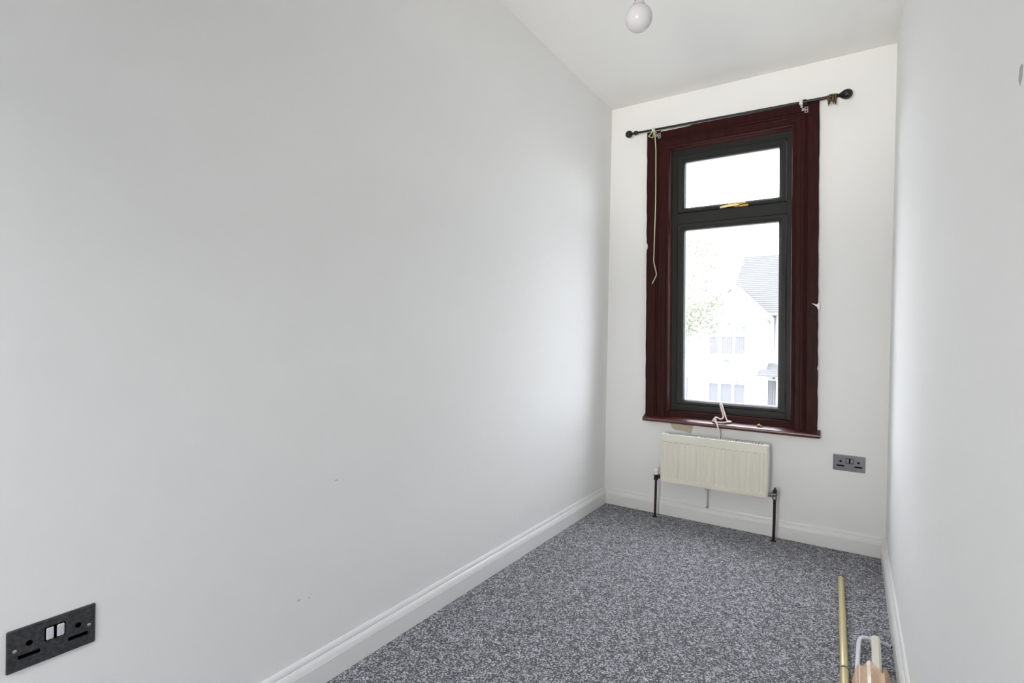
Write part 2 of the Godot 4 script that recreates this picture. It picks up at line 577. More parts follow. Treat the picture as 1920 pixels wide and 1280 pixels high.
func build_window() -> void:
	warp = LEAN
	var win := Node3D.new()
	win.name = "window_1"
	add_child(win)
	tag(win, "tall black framed window with wide dark mahogany casing", "window", "structure")
	var oL := 0.257
	var oR := 1.219
	var iL := 0.401
	var iR := 1.088
	var tops := [2.448, 2.435]
	var iT := 2.320
	var yS := 0.612
	# casings; the outer edges of the jambs are a little ragged where paint has chipped
	for side in [0, 1]:
		var w := (iL - oL) if side == 0 else (oR - iR)
		var pr := casing_profile(w)
		var s := begin()
		var n := 40
		var offs := []
		for k in n + 1:
			offs.append(rng.randf_range(-0.0014, 0.0014))
		for k in n:
			extrude(s, pr, func(p: Vector2, e: int) -> Vector3:
				var kk: int = k + e
				var yt: float = tops[side] - p.x * (tops[side] - iT) / w
				var y: float = lerpf(yS, yt, float(kk) / n)
				var out: float = offs[kk] * (1.0 if p.x < 0.01 else 0.0)
				return Vector3((oL + p.x + out) if side == 0 else (oR - p.x - out), y, p.y))
		obj("casing", s, M.varnish, win)
	var prh := casing_profile(0.115)
	var sh := begin()
	extrude(sh, prh, func(p: Vector2, e: int) -> Vector3:
		var f: float = p.x / 0.115
		return Vector3(lerpf(oL, iL, f) if e == 0 else lerpf(oR, iR, f), lerpf(tops[e], iT, f), p.y))
	obj("casing", sh, M.varnish, win)
	# reveal linings between casing and frame
	var s := begin()
	box(s, Vector3(iL - 0.03, 0.60, -0.06), Vector3(iL + 0.002, iT + 0.03, 0.001), 0.002)
	box(s, Vector3(iR - 0.002, 0.60, -0.06), Vector3(iR + 0.03, iT + 0.03, 0.001), 0.002)
	box(s, Vector3(iL, iT - 0.002, -0.06), Vector3(iR, iT + 0.03, 0.001), 0.002)
	obj("lining", s, M.varnish_gloss, win)
	# riser above the sill board
	s = begin()
	box(s, Vector3(iL, 0.605, -0.06), Vector3(iR, 0.664, 0.003), 0.003)
	obj("riser", s, M.varnish, win)
	# black plastic frame
	var fL := 0.402
	var fR := 1.089
	var fT := 2.321
	var fB := 0.662
	var zf := -0.046
	var zb := -0.115
	s = begin()
	box(s, Vector3(fL - 0.01, fB - 0.02, zb), Vector3(0.438, fT + 0.01, zf), 0.003)
	box(s, Vector3(1.056, fB - 0.02, zb), Vector3(fR + 0.01, fT + 0.01, zf), 0.003)
	box(s, Vector3(0.43, 2.281, zb), Vector3(1.06, fT + 0.01, zf), 0.003)
	box(s, Vector3(0.43, fB - 0.02, zb), Vector3(1.06, 0.706, zf), 0.003)
	box(s, Vector3(0.43, 1.847, zb), Vector3(1.06, 1.918, zf), 0.003)
	# drip nib along the bottom of the frame
	box(s, Vector3(0.43, 0.664, zf - 0.01), Vector3(1.06, 0.676, zf + 0.008), 0.003)
	obj("frame", s, M.upvc, win)
	# two glazed lights, each a sash with its pane and spacer
	for q in [[1.9205, 2.2785, 1.950, 2.241], [0.7085, 1.8445, 0.731, 1.809]]:
		s = begin()
		var a := 0.4405
		var b := 1.0535
		var ga := 0.478
		var gb := 1.0155
		# bevelled ring
		var ring := [Vector2(0.0, zb + 0.01), Vector2(0.0, -0.043), Vector2(0.003, -0.040), Vector2(0.55, -0.040), Vector2(0.62, -0.042), Vector2(0.95, -0.052), Vector2(1.0, -0.058), Vector2(1.0, zb + 0.01)]
		for k in 4:
			for i in ring.size() - 1:
				var pts := []
				for c in [[i, 0], [i, 1], [i + 1, 1], [i + 1, 0]]:
					var rp: Vector2 = ring[c[0]]
					var f := rp.x
					var xl := lerpf(a, ga, f)
					var xr := lerpf(b, gb, f)
					var yb := lerpf(q[0], q[2], f)
					var yt := lerpf(q[1], q[3], f)
					var cs := [Vector3(xl, yb, rp.y), Vector3(xr, yb, rp.y), Vector3(xr, yt, rp.y), Vector3(xl, yt, rp.y)]
					pts.append(cs[(k + c[1]) % 4])
				var inw: Vector3 = [Vector3.UP, Vector3.LEFT, Vector3.DOWN, Vector3.RIGHT][k]
				var e2: Vector2 = ring[i + 1] - ring[i]
				var nn := Vector3(0, 0, 1) * e2.x - inw * e2.y if i > 0 else -inw
				quad(s, pts[0], pts[1], pts[2], pts[3], nn)
		var sa := obj("sash", s, M.upvc, win)
		s = begin()
		box(s, Vector3(ga - 0.004, q[2] - 0.004, -0.066), Vector3(gb + 0.004, q[3] + 0.004, -0.061))
		obj("pane", s, M.glass, sa)
		s = begin()
		box(s, Vector3(ga - 0.006, q[2] - 0.004, -0.084), Vector3(ga + 0.007, q[3] + 0.004, -0.068))
		box(s, Vector3(gb - 0.001, q[2] - 0.004, -0.084), Vector3(gb + 0.006, q[3] + 0.004, -0.068))
		box(s, Vector3(ga, q[3] - 0.004, -0.084), Vector3(gb, q[3] + 0.005, -0.068))
		box(s, Vector3(ga, q[2] - 0.006, -0.084), Vector3(gb, q[2] + 0.004, -0.068))
		obj("glazing_spacer", s, M.spacer, sa)
	# brass fastener on the transom
	s = begin()
	box(s, Vector3(0.742, 1.930, -0.040), Vector3(0.842, 1.944, -0.028), 0.003)
	box(s, Vector3(0.775, 1.915, -0.042), Vector3(0.856, 1.928, -0.032), 0.004)
	var hd := obj("handle", s, M.brass, win)
	hd.set_meta("label", "brass fastener on the window transom")
	s = begin()
	tube(s, [Vector3(0.700, 1.919, -0.014), Vector3(0.722, 1.921, -0.013), Vector3(0.76, 1.925, -0.018), Vector3(0.80, 1.926, -0.022)], [0.0065, 0.0075, 0.007, 0.008], 10)
	lathe(s, [Vector2(0, 0), Vector2(0.010, 0.0), Vector2(0.010, 0.012), Vector2(0.008, 0.016), Vector2(0, 0.016)], Transform3D(Basis(Vector3.RIGHT, PI / 2), Vector3(0.80, 1.926, -0.034)), 14)
	obj("lever", s, M.brass, hd)
	warp = 0.0
	# sill board with rounded nosing
	var sp := PackedVector2Array([Vector2(-0.05, 0.589), Vector2(0.038, 0.587), Vector2(0.046, 0.589), Vector2(0.0505, 0.594), Vector2(0.052, 0.601), Vector2(0.0510, 0.6065), Vector2(0.0475, 0.6105), Vector2(0.042, 0.6135), Vector2(0.003, 0.6300), Vector2(-0.05, 0.6300)])
	s = begin()
	extrude(s, sp, func(p: Vector2, e: int) -> Vector3: return Vector3(lerpf(0.272, 1.258, e), p.y, p.x))
	obj("sill", s, M.varnish_gloss, win)
	# white paint smeared over the casing edges
	for q in [
		[[Vector2(0.262, 1.735), Vector2(0.272, 1.728), Vector2(0.275, 1.71), Vector2(0.273, 1.695), Vector2(0.269, 1.69), Vector2(0.268, 1.665), Vector2(0.262, 1.66)], 0.0262],
		[[Vector2(1.243, 1.335), Vector2(1.236, 1.332), Vector2(1.228, 1.318), Vector2(1.203, 1.325), Vector2(1.228, 1.306), Vector2(1.232, 1.292), Vector2(1.243, 1.285)], 0.0262],
		[[Vector2(1.243, 0.985), Vector2(1.238, 0.982), Vector2(1.236, 0.965), Vector2(1.240, 0.955), Vector2(1.243, 0.957)], 0.0262],
		[[Vector2(0.345, 2.4370), Vector2(0.40, 2.4365), Vector2(0.46, 2.4362), Vector2(0.53, 2.4372), Vector2(0.53, 2.4385), Vector2(0.345, 2.4425)], 0.0262],
	]:
		s = begin()
		blob(s, q[0], func(p: Vector2, th: float) -> Vector3: return Vector3(p.x, p.y, q[1] - 0.002 + th), 0.003)
		var o := obj("paint_smear", s, M.paint_smear, win)
		o.set_meta("label", "white wall paint smeared on the casing")

# ---------------------------------------------------------------- street outside
func hx(x: float) -> float:
	return 1.395 + (x - 1.395) * 1.44

func hy(y: float) -> float:
	return 1.103 + (y - 1.103) * 1.44

func street_window(parent: Node, x0: float, x1: float, y0: float, y1: float, zz: float, cols: Array, tr: float) -> void:
	# frame proud of the wall with lights, each its own pane, curtains behind
	var s := begin()
	var b := 0.06
	box(s, Vector3(x0, y0, zz), Vector3(x1, y0 + b, zz + 0.10), 0.01)
	box(s, Vector3(x0, y1 - b, zz), Vector3(x1, y1, zz + 0.10), 0.01)
	if tr > 0.0:
		box(s, Vector3(x0, tr - 0.05, zz), Vector3(x1, tr + 0.05, zz + 0.10), 0.01)
	var edges := [0.0] + cols + [1.0]
	for i in edges.size():
		var xc := lerpf(x0 + 0.03, x1 - 0.03, edges[i])
		box(s, Vector3(xc - 0.06, y0, zz), Vector3(xc + 0.06, y1, zz + 0.12), 0.01)
	var fr := obj("window", s, M.house_white, parent)
	var rows := [[y0 + b, tr - 0.05], [tr + 0.05, y1 - b]] if tr > 0.0 else [[y0 + b, y1 - b]]
	for i in edges.size() - 1:
		for r in rows:
			s = begin()
			box(s, Vector3(lerpf(x0, x1, edges[i]), r[0], zz + 0.02), Vector3(lerpf(x0, x1, edges[i + 1]), r[1], zz + 0.04))
			obj("pane", s, M.house_glass, fr)

func build_street() -> void:
	var Z := -24.5
	var s := begin()
	box(s, Vector3(-60, -3.6, -60), Vector3(60, -3.3, -0.35))
	tag(obj("road", s, M.tarmac), "pale grey street outside between the houses", "road", "structure")

	var h := thing("house", "white rendered house with a gable seen through the window", "house", Vector3.ZERO)
	var xl := hx(-3.25)
	var xr := hx(-1.02)
	var xe := 14.0
	s = begin()
	box(s, Vector3(xl, -3.3, Z - 9), Vector3(xr, hy(2.0), Z))
	box(s, Vector3(xr, -3.3, Z - 9), Vector3(xe, hy(2.05), Z - 0.9))
	obj("wall", s, M.render, h)
	# gable
	var ax := (xl + xr) / 2
	var ay := hy(3.02)
	s = begin()
	extrude(s, PackedVector2Array([Vector2(xl, hy(2.0)), Vector2(xr, hy(2.0)), Vector2(ax, ay)]), func(p: Vector2, e: int) -> Vector3: return Vector3(p.x, p.y, Z - 6.0 * e))
	obj("gable", s, M.render, h)
	for sg in [-1, 1]:
		s = begin()
		var x2 := xl if sg < 0 else xr + 0.25
		var sl := (ay - hy(2.0)) / (xr - ax)
		var y2 := ay - sl * absf(x2 - ax)
		extrude(s, PackedVector2Array([Vector2(ax, ay + 0.16), Vector2(ax, ay - 0.12), Vector2(x2, y2 - 0.12), Vector2(x2, y2 + 0.16)]), func(p: Vector2, e: int) -> Vector3: return Vector3(p.x, p.y, Z + 0.22 - 6.0 * e))
		obj("barge_board", s, M.gutter, h)
	# main roof in lapped courses
	s = begin()
	var n := 30
	var ye := hy(2.12)
	var yr := hy(4.55)
	var z0 := Z - 0.5
	var z1 := Z - 5.0
	for i in n:
		var a := float(i) / n
		var b := float(i + 1) / n
		var p0 := Vector2(lerpf(z0, z1, a), lerpf(ye, yr, a))
		var p1 := Vector2(lerpf(z0, z1, b), lerpf(ye, yr, b))
		extrude(s, PackedVector2Array([p0 + Vector2(0.02, 0.09), p0 + Vector2(0.02, -0.02), p1 + Vector2(0, -0.02), p1 + Vector2(0, 0.02)]), func(p: Vector2, e: int) -> Vector3: return Vector3(lerpf(ax - 0.3, xe, e), p.y, p.x))
	var rf := obj("roof", s, M.roof, h)
	s = begin()
	box(s, Vector3(xr - 0.1, hy(2.02), Z - 0.62), Vector3(xe, hy(2.12), Z - 0.42), 0.03)
	obj("gutter", s, M.gutter, rf)
	# cornices and windows
	for q in [[1.73, 1.76, -1.46, 0.22], [0.585, 0.625, -1.50, 0.24], [-0.27, -0.235, -1.46, 0.24]]:
		s = begin()
		box(s, Vector3(hx(-3.02), hy(q[0]), Z - 0.05), Vector3(hx(q[2]), hy(q[1]), Z + q[3]), 0.01)
		obj("cornice", s, M.gutter, h)
	street_window(h, hx(-2.89), hx(-1.61), hy(0.64), hy(1.67), Z - 0.02, [0.31, 0.67], hy(1.32))
	street_window(h, hx(-2.89), hx(-1.61), hy(-1.9), hy(-0.31), Z - 0.02, [0.31, 0.67], hy(-0.66))
	street_window(h, hx(-1.13), hx(-0.3), hy(-1.9), hy(-0.14), Z - 0.86, [0.5], hy(-0.5))
	# curtains
	for q in [[-2.86, -2.60], [-2.42, -2.10], [-1.95, -1.66]]:
		s = begin()
		for k in 10:
			var xa := lerpf(hx(q[0]), hx(q[1]), k / 10.0)
			var xb := lerpf(hx(q[0]), hx(q[1]), (k + 1) / 10.0)
			box(s, Vector3(xa, hy(0.66), Z + 0.021), Vector3(xb, hy(1.27), Z + (0.040 if k % 2 == 0 else 0.028)))
		obj("curtain", s, M.curtain, h)
	# dish
	s = begin()
	lathe(s, [Vector2(0, 0.0), Vector2(0.10, 0.01), Vector2(0.20, 0.04), Vector2(0.215, 0.06), Vector2(0.20, 0.055), Vector2(0.10, 0.025), Vector2(0, 0.015)], Transform3D(Basis(Vector3.RIGHT, PI / 2), Vector3(hx(-2.24), hy(0.36), Z + 0.2)), 20)
	tube(s, [Vector3(hx(-2.24), hy(0.36), Z + 0.2), Vector3(hx(-2.24), hy(0.30), Z - 0.02)], 0.025, 6)
	tube(s, [Vector3(hx(-2.24), hy(0.24), Z + 0.24), Vector3(hx(-2.24), hy(0.30), Z + 0.5)], 0.015, 6)
	obj("satellite_dish", s, M.dish, h)
	# downpipes
	for q in [[-3.20, 1.30, Z + 0.08], [-0.835, 2.05, Z - 0.82]]:
		s = begin()
		tube(s, [Vector3(hx(q[0]), -3.3, q[2]), Vector3(hx(q[0]), hy(q[1]), q[2])], 0.05, 8)
		obj("downpipe", s, M.gutter, h)
	# lean-to porch roof
	s = begin()
	for i in 6:
		var a := i / 6.0
		var b := (i + 1) / 6.0
		var p0 := Vector2(lerpf(Z + 0.5, Z - 0.9, a), lerpf(hy(0.0), hy(0.4), a))
		var p1 := Vector2(lerpf(Z + 0.5, Z - 0.9, b), lerpf(hy(0.0), hy(0.4), b))
		extrude(s, PackedVector2Array([p0 + Vector2(0.02, 0.08), p0 + Vector2(0.02, -0.02), p1 + Vector2(0, -0.02), p1 + Vector2(0, 0.02)]), func(p: Vector2, e: int) -> Vector3: return Vector3(lerpf(hx(-1.25), hx(0.2), e), p.y, p.x))
	obj("porch_roof", s, M.roof, h)

	var h2 := thing("house", "pale house on the far left of the window view, half behind the tree", "house", Vector3.ZERO)
	s = begin()
	box(s, Vector3(xl - 9, -3.3, Z - 9), Vector3(xl - 0.02, hy(2.3), Z - 0.3))
	obj("wall", s, M.render, h2)
	s = begin()
	extrude(s, PackedVector2Array([Vector2(Z + 0.1, hy(2.25)), Vector2(Z + 0.1, hy(2.35)), Vector2(Z - 5, hy(4.4)), Vector2(Z - 5, hy(4.3))]), func(p: Vector2, e: int) -> Vector3: return Vector3(lerpf(xl - 9, xl - 0.02, e), p.y, p.x))
	obj("roof", s, M.roof, h2)
	street_window(h2, hx(-4.6), hx(-3.53), hy(0.66), hy(1.42), Z - 0.32, [0.5], 0.0)
	street_window(h2, hx(-4.6), hx(-3.53), hy(-1.3), hy(-0.2), Z - 0.32, [0.5], 0.0)
	s = begin()
	box(s, Vector3(hx(-4.7), hy(0.585), Z - 0.35), Vector3(hx(-3.50), hy(0.645), Z - 0.05), 0.01)
	obj("window_sill", s, M.dish, h2)

	# street tree
	var tr := thing("tree", "leafy green street tree in front of the houses", "tree", Vector3(-3.3, -3.3, -12.0))
	s = begin()
	tube(s, [Vector3(0, 0, 0), Vector3(0.05, 1.5, 0), Vector3(0.0, 3.2, 0.05), Vector3(0.1, 5.0, 0)], [0.17, 0.14, 0.12, 0.06], 10)
	for k in 9:
		var an := k * 2.4
		var y := 4.3 + 0.15 * k
		tube(s, [Vector3(0, y, 0), Vector3(cos(an) * 0.35, y + 0.4, sin(an) * 0.35), Vector3(cos(an) * 0.6, y + 0.8, sin(an) * 0.6)], [0.04, 0.028, 0.012], 6)
	obj("trunk", s, M.bark, tr)
	var lm := begin()
	quad(lm, Vector3(0, 0, 0), Vector3(0.035, 0.05, 0.008), Vector3(0, 0.11, 0), Vector3(-0.035, 0.05, 0.008), Vector3(0, 0, 1))
	lm.generate_normals()
	var mm := MultiMesh.new()
	mm.transform_format = MultiMesh.TRANSFORM_3D
	mm.use_colors = true
	mm.mesh = lm.commit()
	var spots := []
	# clumps of leaves around the limb ends
	var clumps := []
	for k in 40:
		var u := rng.randf_range(-1.0, 1.0)
		var an := rng.randf() * TAU
		var rr := sqrt(1.0 - u * u)
		clumps.append(Vector3(0.0 + cos(an) * rr * 1.55, 6.12 + u * 1.55, sin(an) * rr * 1.5) * Vector3(1, 1, 1))
	for k in 14:
		clumps.append(Vector3(rng.randf_range(0.5, 1.75), rng.randf_range(4.75, 5.7), rng.randf_range(-0.5, 0.6)))
	for c in clumps:
		for k in 200:
			var d := Vector3(rng.randfn(), rng.randfn() * 0.75, rng.randfn()) * 0.24
			var b := Basis.from_euler(Vector3(rng.randf() * TAU, rng.randf() * TAU, rng.randf() * TAU)).scaled(Vector3.ONE * rng.randf_range(0.55, 0.95))
			spots.append(Transform3D(b, c + d))
	mm.instance_count = spots.size()
	for i in spots.size():
		mm.set_instance_transform(i, spots[i])
		var v := rng.randf_range(0.75, 1.25)
		mm.set_instance_color(i, Color(v, v, v * 0.95))
	var mi := MultiMeshInstance3D.new()
	mi.name = "foliage"
	mi.multimesh = mm
	mi.material_override = M.leaf
	mi.set_meta("kind", "stuff")
	tr.add_child(mi)

# ---------------------------------------------------------------- radiator
func build_radiator() -> void:
	var x0 := 0.415
	var x1 := 1.012
	var y0 := 0.236
	var y1 := 0.526
	var zf := 0.112
	var t := thing("radiator", "cream panel radiator with fluted front mounted below the window", "radiator", Vector3(0.71, 0, 0))
	var o := Vector3(-0.71, 0, 0)
	var mv := Transform3D(Basis.IDENTITY, o)
	# fluted front: columns and rows of one pressed sheet
	var xs := [x0, x0 + 0.004]
	var dx := [0.004, 0.0]
	for k in 17:
		var c := 0.438 + k * (0.9825 - 0.438) / 16.0
		for q in [[-0.0150, 0], [-0.0060, 1], [0.0060, 1], [0.0150, 0]]:
			xs.append(c + q[0])
			dx.append(float(q[1]) * 0.0045)
	xs.append_array([x1 - 0.004, x1])
	dx.append_array([0.0, 0.004])
	var ys := [y0, y0 + 0.003, 0.258, 0.266, 0.478, 0.485, y1 - 0.003, y1]
	var dy := [2, 0, 0, 1, 1, 0, 0, 2]
	var s := begin()
	for i in xs.size() - 1:
		for j in ys.size() - 1:
			var pts := []
			for q in [[0, 0], [1, 0], [1, 1], [0, 1]]:
				var a: int = i + q[0]
				var b: int = j + q[1]
				var dep := 0.0
				if a == 0 or a == xs.size() - 1 or dy[b] == 2:
					dep = 0.003
				elif dy[b] == 1:
					dep = dx[a]
				pts.append(Vector3(xs[a], ys[b], zf - dep) + o)
			quad(s, pts[0], pts[1], pts[2], pts[3], Vector3(0, 0, 1))
	var zb := 0.101
	quad(s, Vector3(x0, y0, zb) + o, Vector3(x0, y1, zb) + o, Vector3(x0, y1, zf - 0.003) + o, Vector3(x0, y0, zf - 0.003) + o, Vector3.LEFT)
	quad(s, Vector3(x1, y0, zb) + o, Vector3(x1, y1, zb) + o, Vector3(x1, y1, zf - 0.003) + o, Vector3(x1, y0, zf - 0.003) + o, Vector3.RIGHT)
	quad(s, Vector3(x0, y0, zb) + o, Vector3(x1, y0, zb) + o, Vector3(x1, y0, zf - 0.003) + o, Vector3(x0, y0, zf - 0.003) + o, Vector3.DOWN)
	quad(s, Vector3(x0, y1, zb) + o, Vector3(x1, y1, zb) + o, Vector3(x1, y1, zf - 0.003) + o, Vector3(x0, y1, zf - 0.003) + o, Vector3.UP)
	quad(s, Vector3(x0, y0, zb) + o, Vector3(x1, y0, zb) + o, Vector3(x1, y1, zb) + o, Vector3(x0, y1, zb) + o, Vector3.FORWARD)
	obj("panel", s, M.radiator, t)
	# pale rim under the panel
	s = begin()
	box(s, Vector3(x0 + 0.004, y0 - 0.004, 0.088), Vector3(x1 - 0.002, y0 + 0.004, 0.109), 0.002, mv)
	obj("bottom_rim", s, M.radiator_white, t)
	# convector fins behind
	s = begin()
	for k in 36:
		var xa := x0 + 0.03 + k * (x1 - x0 - 0.06) / 35.0
		box(s, Vector3(xa - 0.0008, y0 + 0.03, 0.050), Vector3(xa + 0.0008, y1 - 0.035, 0.091), 0.0, mv)
	obj("convector_fins", s, M.fin, t)
	# top grille
	s = begin()
	var ga := x0 + 0.038
	var gb := x1 - 0.030
	var yt0 := y1 - 0.001
	var yt1 := y1 + 0.005
	box(s, Vector3(x0, yt0, 0.040), Vector3(ga, yt1, zf), 0.0015, mv)
	box(s, Vector3(gb, yt0, 0.040), Vector3(x1, yt1, zf), 0.0015, mv)
	box(s, Vector3(ga - 0.002, yt0, zf - 0.011), Vector3(gb + 0.002, yt1, zf), 0.0015, mv)
	box(s, Vector3(ga - 0.002, yt0, 0.040), Vector3(gb + 0.002, yt1, 0.048), 0.0015, mv)
	var nr := 36
	for k in range(1, nr):
		var xa := lerpf(ga, gb, float(k) / nr)
		box(s, Vector3(xa - 0.0040, yt1 - 0.0014, 0.046), Vector3(xa + 0.0040, yt1 - 0.0002, zf - 0.010), 0.0, mv)
	obj("top_grille", s, M.radiator_white, t)
	# side covers, each with a small slot near the top
	for sd in [0, 1]:
		var xa := x0 - 0.003 if sd == 0 else x1 - 0.001
		s = begin()
		box(s, Vector3(xa, y0 - 0.004, 0.040), Vector3(xa + 0.004, y1 + 0.004, zf - 0.006), 0.0015, mv)
		var sc := obj("side_cover", s, M.radiator_white, t)
		s = begin()
		var xs2 := xa - 0.0005 if sd == 0 else xa + 0.0035
		box(s, Vector3(xs2, y1 - 0.040, 0.056), Vector3(xs2 + 0.001, y1 - 0.012, 0.064), 0.0, mv)
		obj("slot", s, M.fin, sc)
	# bracket hanging below
	s = begin()
	box(s, Vector3(0.672, 0.10, 0.0195), Vector3(0.681, 0.225, 0.023), 0.001, mv)
	box(s, Vector3(0.665, 0.208, 0.0195), Vector3(0.688, 0.24, 0.05), 0.002, mv)
	box(s, Vector3(0.669, 0.094, 0.0195), Vector3(0.684, 0.106, 0.026), 0.002, mv)
	box(s, Vector3(0.672, 0.20, 0.0), Vector3(0.681, 0.225, 0.023), 0.001, mv)
	obj("bracket", s, M.steel, t)
	# supply pipes with their valves
	for sd in [0, 1]:
		var px := 0.380 if sd == 0 else 1.049
		var pz := 0.088
		s = begin()
		tube(s, [Vector3(px - 0.002, -0.002, pz) + o, Vector3(px, 0.12, pz) + o, Vector3(px, 0.238, pz) + o], 0.0075, 14)
		var pp := obj("pipe", s, M.pipe, t)
		s = begin()
		lathe(s, [Vector2(0, -0.001), Vector2(0.017, -0.001), Vector2(0.016, 0.004), Vector2(0.008, 0.006), Vector2(0, 0.006)], Transform3D(Basis.IDENTITY, Vector3(px - 0.002, 0, pz) + o), 14)
		obj("collar", s, M.pipe, pp)
		s = begin()
		var bt := Transform3D(Basis.IDENTITY, Vector3(px, 0.232, pz) + o)
		lathe(s, [Vector2(0, 0), Vector2(0.013, 0), Vector2(0.014, 0.003), Vector2(0.014, 0.012), Vector2(0.011, 0.014), Vector2(0.011, 0.022), Vector2(0.0135, 0.024), Vector2(0.0135, 0.034), Vector2(0.010, 0.037), Vector2(0, 0.037)], bt, 12)
		var xa := px + (0.008 if sd == 0 else -0.008)
		var xb := (x0 if sd == 0 else x1) + (0.001 if sd == 0 else -0.001)
		tube(s, [Vector3(xa, 0.256, pz) + o, Vector3(xb, 0.256, pz) + o], 0.008, 12)
		var xm := (xa + xb) / 2
		lathe(s, [Vector2(0, -0.006), Vector2(0.013, -0.006), Vector2(0.014, 0), Vector2(0.013, 0.006), Vector2(0, 0.006)], Transform3D(Basis(Vector3.BACK, PI / 2), Vector3(xm, 0.256, pz) + o), 6)
		var vb := obj("valve", s, M.nickel_dark if sd == 0 else M.nickel, t)
		s = begin()
		if sd == 0:
			lathe(s, [Vector2(0, 0.034), Vector2(0.0135, 0.034), Vector2(0.0155, 0.040), Vector2(0.0165, 0.066), Vector2(0.0150, 0.071), Vector2(0, 0.072)], bt, 18)
			obj("cap", s, M.cap, vb).set_meta("label", "white plastic valve cap")
		else:
			lathe(s, [Vector2(0, 0.036), Vector2(0.010, 0.036), Vector2(0.0115, 0.042), Vector2(0.0115, 0.052), Vector2(0.006, 0.055), Vector2(0.0055, 0.066), Vector2(0, 0.067)], bt, 12)
			obj("spindle", s, M.nickel_dark, vb)

# ---------------------------------------------------------------- sockets
func socket(label: String, place: Transform3D, plate: Material, sw: Material) -> void:
	var t := thing("wall_socket", label, "socket")
	t.transform = place
	var w := 0.146
	var h := 0.086
	var s := begin()
	box(s, Vector3(0, 0, -0.001), Vector3(w, h, 0.0045), 0.0022)
	obj("plate", s, plate, t)
	for u in [0.237, 0.785]:
		var cx: float = u * w
		s = begin()
		lathe(s, [Vector2(0, 0.0), Vector2(0.0057, 0.0), Vector2(0.0051, 0.0008), Vector2(0, 0.0008)], Transform3D(Basis(Vector3.RIGHT, PI / 2), Vector3(cx, h * 0.59, 0.0043)), 16)
		obj("earth_slot", s, M.socket_black, t)
		s = begin()
		box(s, Vector3(cx - 0.0170, h * 0.32 - 0.0038, 0.004), Vector3(cx + 0.0170, h * 0.32 + 0.0038, 0.0050), 0.0008)
		obj("pin_slot", s, M.socket_black, t)
	s = begin()
	box(s, Vector3(0.4 * w, h * 0.645 - 0.0145, 0.0040), Vector3(0.635 * w, h * 0.645 + 0.0145, 0.0049), 0.0006)
	obj("switch_surround", s, M.socket_black, t)
	for u in [0.458, 0.578]:
		var cx: float = u * w
		s = begin()
		box(s, Vector3(cx - 0.0062, h * 0.645 - 0.0125, 0.0045), Vector3(cx + 0.0062, h * 0.645 + 0.0125, 0.0078), 0.0018, Transform3D(Basis(Vector3.RIGHT, 0.0), Vector3.ZERO))
		obj("switch", s, sw, t)
	for u in [0.085, 0.915]:
		s = begin()
		lathe(s, [Vector2(0, 0.0), Vector2(0.0036, 0.0), Vector2(0.0032, 0.0012), Vector2(0, 0.0016)], Transform3D(Basis(Vector3.RIGHT, PI / 2), Vector3(u * w, h * 0.5, 0.0043)), 12)
		obj("screw", s, M.steel, t)

func build_sockets() -> void:
	socket("dark nickel double socket low on the long blank wall", Transform3D(Basis(Vector3(0, 0, -1), Vector3.UP, Vector3(1, 0, 0)), Vector3(0, 0.4138, 3.0039)), M.black_nickel, M.switch_white)
	socket("chrome double socket on the end wall beside the radiator", Transform3D(Basis.IDENTITY, Vector3(1.3188, 0.4244, 0)), M.chrome, M.chrome)

